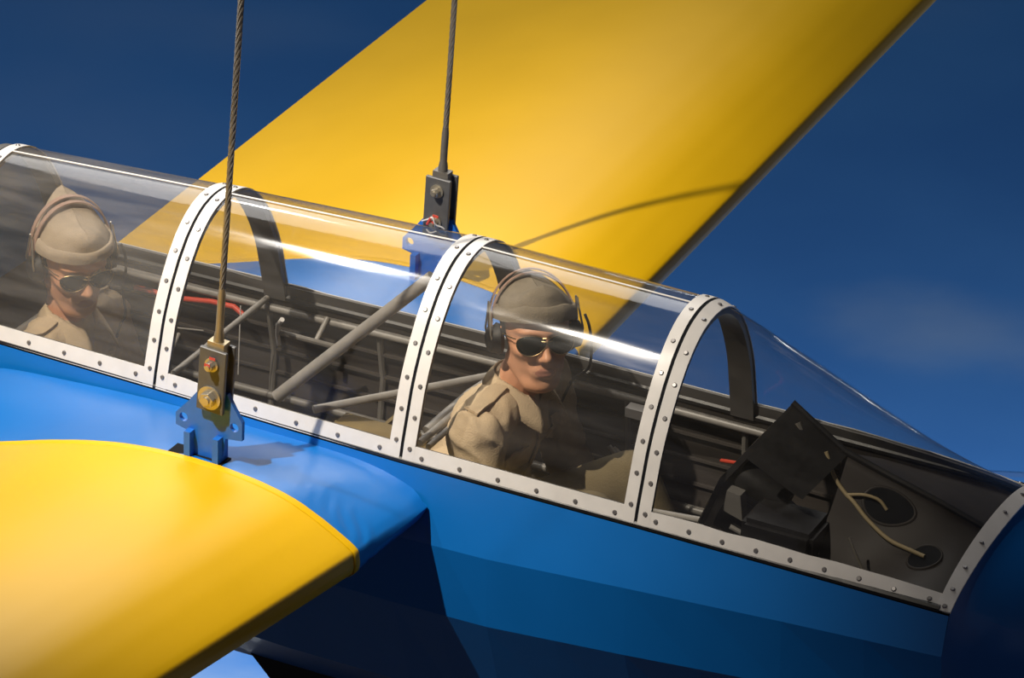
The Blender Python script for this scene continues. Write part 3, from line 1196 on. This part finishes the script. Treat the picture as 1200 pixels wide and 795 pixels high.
def pilot(off, head_pos, yaw, pitch, roll, label, dz_sh=0.0, cap_style=0):
    off = Vector(off)
    g = empty('person', off + Vector((.62, 0, -.55)), label, 'person', None)
    W = Matrix.Translation(-g.location)
    Rh = Euler((math.radians(roll), math.radians(pitch), math.radians(yaw)), 'XYZ').to_matrix().to_4x4()
    TH = Matrix.Translation(head_pos) @ Rh @ Matrix.Scale(1.05, 4)

    def fin(o, hd=False):
        o.data.transform(W @ TH if hd else W)
        o.parent = g
        return o

    def O(x, y, z):
        return off + Vector((x, y, z))
    shz = .035 + dz_sh
    neck0 = O(.785, 0, shz + .005)
    Hp = Vector(head_pos)
    jaw = Hp + (TH.to_3x3() @ Vector((-.022, 0, -.05)))
    # ---- body: one continuous surface, head included
    mb = MB()
    mb.add([TH @ v for v in HEAD_V], HEAD_F)
    chain(mb, [O(.77, 0, shz - .05), neck0, jaw], [.062, .058, .053])
    torso = [O(.62, 0, -.50), O(.64, 0, -.40), O(.69, 0, -.22), O(.75, 0, -.06)]
    for p, r in zip(torso, ((.13, .17, .11), (.11, .155, .12), (.115, .165, .13), (.10, .17, .095))):
        mb.ellipsoid(p, r, 20, 12)
    for s in (-1, 1):
        sh, el, wr = O(.78, s * .175, shz - .03), O(.84, s * .235, -.25), O(1.06, s * .10, -.33)
        if s > 0:
            wr = O(1.08, s * .15, -.36)
        chain(mb, [O(.77, s * .08, shz - .035), sh, (sh + el) / 2, el], [.06, .058, .048, .042])
        chain(mb, [el, (el * 2 + wr) / 3, wr], [.042, .04, .027])
        hand(mb, wr, (1, -s * .5, -.2), (0, 0, 1), (.2, -s, 0))
        hip, kn, an = O(.66, s * .09, -.46), O(1.06, s * .12, -.175), O(1.30, s * .11, -.60)
        chain(mb, [hip, (hip + kn) / 2, kn], [.085, .072, .055])
        chain(mb, [kn, (kn * 2 + an) / 3, an], [.055, .052, .036])
        chain(mb, [an, an + Vector((.11, 0, -.0))], [.036, .028])
    body = mb.build('body', SKIN, None, True)
    remesh(body, .0042, 2)
    fin(body)
    # lips of a slightly redder paint
    body.data.materials.append(LIPS)
    inv = (W @ TH).inverted()
    for p in body.data.polygons:
        q = inv @ p.center
        if q.x > .082 and abs(q.y) < .026 * (1 - abs(q.z + .0635) / .02) and -.0775 < q.z < -.052:
            p.material_index = 1
    # ---- shirt
    mb = MB()
    for p, r in zip(torso, ((.145, .185, .12), (.125, .172, .13), (.128, .180, .14), (.112, .182, .105))):
        mb.ellipsoid(p, r, 22, 14)
    chain(mb, [O(.765, 0, shz - .06), O(.782, 0, shz + .0)], [.085, .074])
    for s in (-1, 1):
        sh, el, wr = O(.78, s * .175, shz - .03), O(.84, s * .235, -.25), O(1.05, s * .11, -.33)
        chain(mb, [O(.775, s * .07, shz - .015), sh, (sh + el) / 2, el], [.068, .070, .062, .055])
        chain(mb, [el, (el + wr) / 2, wr], [.055, .05, .038])
    shirt = mb.build('shirt', KHAKI, None, True)
    remesh(shirt, .0075, 3)
    nrm = [v.normal.copy() for v in shirt.data.vertices]
    for v, n in zip(shirt.data.vertices, nrm):
        c = v.co - off
        a = noise.noise(Vector((c.x * 9 + c.z * 4, c.y * 13, c.z * 8 + off.x * 3)))
        b = noise.noise(Vector((c.x * 22 + c.y * 20, c.y * 9 - c.z * 16, c.z * 10)))
        rdg = 1 - abs(a) * 2.2
        v.co += n * (.010 * rdg * rdg * (1 if rdg > 0 else 0) + .006 * b - .004)
        # shoulder seam
        if abs(abs(c.y) - .165) < .006 and c.z > -.1:
            v.co -= n * .004
    fin(shirt)
    # ---- collar, open at the throat
    nphi, nt = 49, 7
    vs = []
    th_ = Vector((.80, 0, .0))
    for i in range(nphi):
        q = -1 + 2 * i / (nphi - 1)
        phi = math.pi + q * math.radians(152)          # gap faces forward
        ca, sa = math.cos(phi), math.sin(phi)
        tip = max(0, abs(q) - .62) / .38
        for j in range(nt):
            t = j / (nt - 1)
            if t < .35:
                u = t / .35
                r = .061 + .002 * u
                z = .0 + .042 * u
            else:
                u = (t - .35) / .65
                r = .064 + .032 * u * (.35 + .65 * abs(q)) + .034 * tip ** 1.3 * u
                z = .042 - (.038 + .040 * tip) * u ** 1.15 + .004 * math.sin(u * math.pi)
            x = .788 + z * .35 + r * 1.02 * ca
            if t >= .35:
                x += tip * u * .016
            y = r * 1.0 * sa
            zz = shz + .022 + z - ca * .010 - (.03 * tip)
            zz += .004 * noise.noise(Vector((i * .4, j * .5, off.x)))
            vs.append(off + Vector((x, y, zz)))
    col = mesh_obj('collar', vs, grid_faces(nphi, nt), KHAKI, None, True)
    so = col.modifiers.new('s', 'SOLIDIFY')
    so.thickness = .0035
    fin(col)
    # placket, pocket flaps and shoulder straps
    def surf_strip(name, path, width, material=KHAKI, lift=.004, thick=.0035):
        """a sewn strip lying on the shirt"""
        from mathutils.bvhtree import BVHTree
        bv = BVHTree.FromPolygons([v.co - W.translation * 1 for v in shirt.data.vertices], [tuple(p.vertices) for p in shirt.data.polygons])
        mbs = MB()
        P, Nn = [], []
        for p in path:
            loc, nr, _, _ = bv.find_nearest(Vector(p))
            P.append(loc + nr * lift)
            Nn.append(nr)
        vs, fs = [], []
        for i in range(len(P)):
            a, b = P[max(0, i - 1)], P[min(len(P) - 1, i + 1)]
            t = (b - a).normalized()
            sd = Nn[i].cross(t).normalized()
            w = width[i] if isinstance(width, (list, tuple)) else width
            for q, h in ((-1, -.003), (-1, thick * .6), (-.85, thick), (.85, thick), (1, thick * .6), (1, -.003)):
                vs.append(P[i] + sd * (w * q) + Nn[i] * (h - 0))
        fs = grid_faces(len(P), 6)
        fs.append(tuple(range(6)))
        fs.append(tuple((len(P) - 1) * 6 + k for k in range(6)))
        o = mesh_obj(name, vs, fs, material, None, True, 40)
        return fin(o)
    surf_strip('placket', [O(.86, 0, shz - .06 - .03 * k) for k in range(10)], .017)
    for s in (-1, 1):
        surf_strip('shoulder_strap', [O(.79 - .004 * k, s * (.075 + .02 * k), shz + .06) for k in range(7)], [.018, .019, .02, .021, .022, .023, .024])
        surf_strip('pocket_flap', [O(.86, s * (.055 + .012 * k), shz - .115) for k in range(8)], [.018, .02, .022, .025, .025, .022, .02, .018])
    # ---- trousers
    mb = MB()
    mb.ellipsoid(O(.62, 0, -.52), (.15, .19, .10), 20, 12)
    for s in (-1, 1):
        hip, kn, an = O(.66, s * .09, -.46), O(1.06, s * .12, -.175), O(1.30, s * .11, -.60)
        chain(mb, [hip, (hip + kn) / 2, kn], [.10, .088, .07])
        chain(mb, [kn, (kn + an) / 2, an - Vector((.02, 0, -.012))], [.07, .066, .055])
    tr = mb.build('trousers', TROUSER, None, True)
    remesh(tr, .011, 3)
    fin(tr)
    mb = MB()
    for s in (-1, 1):
        an = O(1.30, s * .11, -.60)
        mb.ellipsoid(an + Vector((.045, 0, -.012)), (.105, .045, .036), 16, 10)
        sho = mb.build('shoe', RUBBER, None, True)
        fin(sho)
        mb = MB()
    # ---- eyes behind the lenses, hair at the nape
    for s in (-1, 1):
        fin(MB().ellipsoid((.080, s * .033, .008), (.0115, .0115, .0115), 14, 9).build('eye', EYE, None, True), True)
        # ear
        fin(MB().ellipsoid((-.006, s * .080, -.004), (.017, .007, .030), 14, 9, Euler((0, .2, s * .35)).to_matrix()).build('ear', SKIN, None, True), True)
    vs = []
    nh, mh = 30, 8
    for i in range(nh):
        a = math.radians(75 + 210 * i / (nh - 1))
        for j in range(mh):
            t = j / (mh - 1)
            z = .06 - .105 * t * (1 if abs(a - math.pi) < 1.25 else .75)
            k = math.sqrt(max(.05, 1 - ((z - .045) / .095) ** 2))
            vs.append((-.012 + .102 * k * math.cos(a), .081 * k * math.sin(a), z))
    fin(mesh_obj('hair', vs, grid_faces(nh, mh), HAIR, None, True), True)
    # ---- garrison cap
    CAPM = PALE_CAP if cap_style else KHAKI_CAP
    nphi, nt = 72, 12

    def cap_pt(phi, t, o=0.0):
        ca, sa = math.cos(phi), math.sin(phi)
        bx, by = -.012 + (.112 + o) * ca, (.090 + o) * sa
        bz = .040 + .020 * ca
        # crest line: higher fore and aft, dipped in the middle
        tx = -.012 + .097 * ca
        tz = .118 + (.020 if not cap_style else .010) * math.exp(-((tx - .066) / .022) ** 2) + .010 * math.exp(-((tx + .085) / .05) ** 2)
        if cap_style:
            tz += .010 - .17 * tx
        ty = .0003 * sa
        k = t
        w = math.cos(k * math.pi / 2) ** .42
        x = tx + (bx - tx) * w
        y = ty + (by - ty) * w
        z = bz + (tz - bz) * (k ** .95)
        n_ = noise.noise(Vector((x * 30, y * 26, z * 30 + off.x * 5)))
        f = 1 + .035 * n_ * (1 - abs(2 * k - 1))
        return Vector((x * f, y * f, z + .002 * n_))
    vs = [cap_pt(2 * math.pi * i / nphi, j / (nt - 1)) for i in range(nphi) for j in range(nt)]
    fs = []
    for i in range(nphi):
        for j in range(nt - 1):
            a, b = i * nt + j, ((i + 1) % nphi) * nt + j
            fs.append((a, b, b + 1, a + 1))
    cp = fin(mesh_obj('cap', vs, fs, CAPM, None, True), True)
    # turned-up curtain of the cap
    vs = []
    for i in range(nphi + 1):
        phi = 2 * math.pi * i / nphi
        hgt = .30 + .22 * math.cos(phi) ** 2 + .12 * (1 - math.cos(phi)) / 2
        if cap_style:
            hgt = .34 + .12 * math.cos(phi) ** 2
        prof = [(0, .0), (0, .007), (.5, .0085), (.97, .0075), (1, .005), (1, .0)]
        for q, o in prof:
            vs.append(cap_pt(phi, hgt * q, o))
    cu = mesh_obj('cap_curtain', vs, grid_faces(nphi + 1, 6), CAPM, None, True, 60)
    fin(cu, True)
    # ---- headset
    hs = None
    mb = MB()
    arc = []
    for k in range(29):
        a = math.radians(-8 + 196 * k / 28)
        arc.append(Vector((-.026 - (.040 if not cap_style else .022) * max(0, math.sin(a)), .101 * math.cos(a), .0 + (.131 if not cap_style else .150) * math.sin(a) ** .8 if math.sin(a) > 0 else .14 * math.sin(a))))
    band = MB().tube([p + Vector((.013, 0, 0)) for p in arc], .005, 6, True, (.0085, .0024, (1, 0, 0)))
    band.tube([p + Vector((-.011, 0, .002)) for p in arc], .005, 6, True, (.0085, .0024, (1, 0, 0)))
    hs = fin(band.build('headset_band', LEATHER, None, True, 60), True)
    for s in (-1, 1):
        c = Vector((-.012, s * .091, -.010))
        m = MB().tube([c + Vector((0, -s * .013, 0)), c + Vector((0, -s * .004, 0)), c + Vector((0, s * .002, 0)), c + Vector((0, s * .016, 0)), c + Vector((0, s * .021, 0))], [.034, .038, .033, .030, .020], 20)
        ec = fin(m.build('earphone', RUBBER, None, True), True)
        m = MB()
        for dx in (-.020, .020):
            m.tube([c + Vector((dx * 1.35, s * .012, -.006)), c + Vector((dx * 1.3, s * .018, .02)), c + Vector((dx * .6 - .01, s * .014, .06)), c + Vector((dx * .3 - .016, s * .012, .085))], .0024, 6)
        fin(m.build('earphone_yoke', ZINC, None, True), True)
    # cord from the far earphone down to the chest
    c = Vector((0, .112, -.02))
    A = TH @ c
    cord = spline([TH @ Vector((.03, .108, .05)), TH @ Vector((.035, .118, .02)), TH @ Vector((.03, .125, -.03)), TH @ Vector((.02, .122, -.085)), O(.90, .10, shz + .03), O(.88, .11, shz - .01), O(.86, .12, shz - .06)], 6)
    fin(MB().tube(cord, .0036, 7).build('headset_cord', RUBBER, None, True))
    # ---- sunglasses
    def lens_pts(s, scale=1.0):
        out = []
        for k in range(28):
            a = 2 * math.pi * k / 28
            ca, sa = math.cos(a), math.sin(a)
            y = .0335 * ca * (1 - .10 * (sa < 0) * abs(sa))
            z = .0285 * sa
            if sa > 0:
                z = .0195 * sa ** .75
            y += -.004 * (sa if sa < 0 else 0) * 1.0
            out.append((y * scale, z * scale))
        res = []
        for y, z in out:
            yy = s * (.0345 + y)
            xx = .1065 - 3.4 * yy * yy - 1.0 * (z) ** 2
            res.append(Vector((xx, yy, .010 + z)))
        return res
    sg = None
    for s in (-1, 1):
        lp = lens_pts(s)
        cen = sum(lp, Vector()) / len(lp) + Vector((.0035, 0, 0))
        vs = [cen] + lens_pts(s, .55) + lp
        for i in range(1, 29):
            vs[i] = vs[i] + Vector((.002, 0, 0))
        n = 28
        fs = [(0, 1 + k, 1 + (k + 1) % n) for k in range(n)] + [(1 + k, 1 + n + k, 1 + n + (k + 1) % n, 1 + (k + 1) % n) for k in range(n)]
        ln = mesh_obj('sunglass_lens', vs, fs, LENS, None, True)
        so = ln.modifiers.new('s', 'SOLIDIFY')
        so.thickness = .0015
        fin(ln, True)
    m = MB()
    for s in (-1, 1):
        lp = lens_pts(s)
        m.tube(lp + [lp[0]], .0010, 6)
        m.tube(spline([(.099 - .022, s * .066, .017), (.060, s * .074, .016), (.02, s * .081, .012), (-.01, s * .084, .004)], 5), .0015, 6)
    m.tube(spline([(.1065, -.010, .024), (.111, 0, .0255), (.1065, .010, .024)], 4), .0013, 6)
    m.tube(spline([(.1055, -.014, .017), (.112, 0, .017), (.1055, .014, .017)], 4), .0013, 6)
    fin(m.build('sunglass_frame', GOLD, None, True), True)
    return g


pilot((0.045, 0, .035), (.882, .0, .248), -50, -8, 0, 'pilot in khaki shirt and drab cap looking sideways just behind the windscreen', 0.0, 0)
pilot((-1.235, 0, -.115), (-.424, -.005, .118), -38, 9, 0, 'pilot with lowered head and peaked pale cap in the rear cockpit', 0.0, 1)
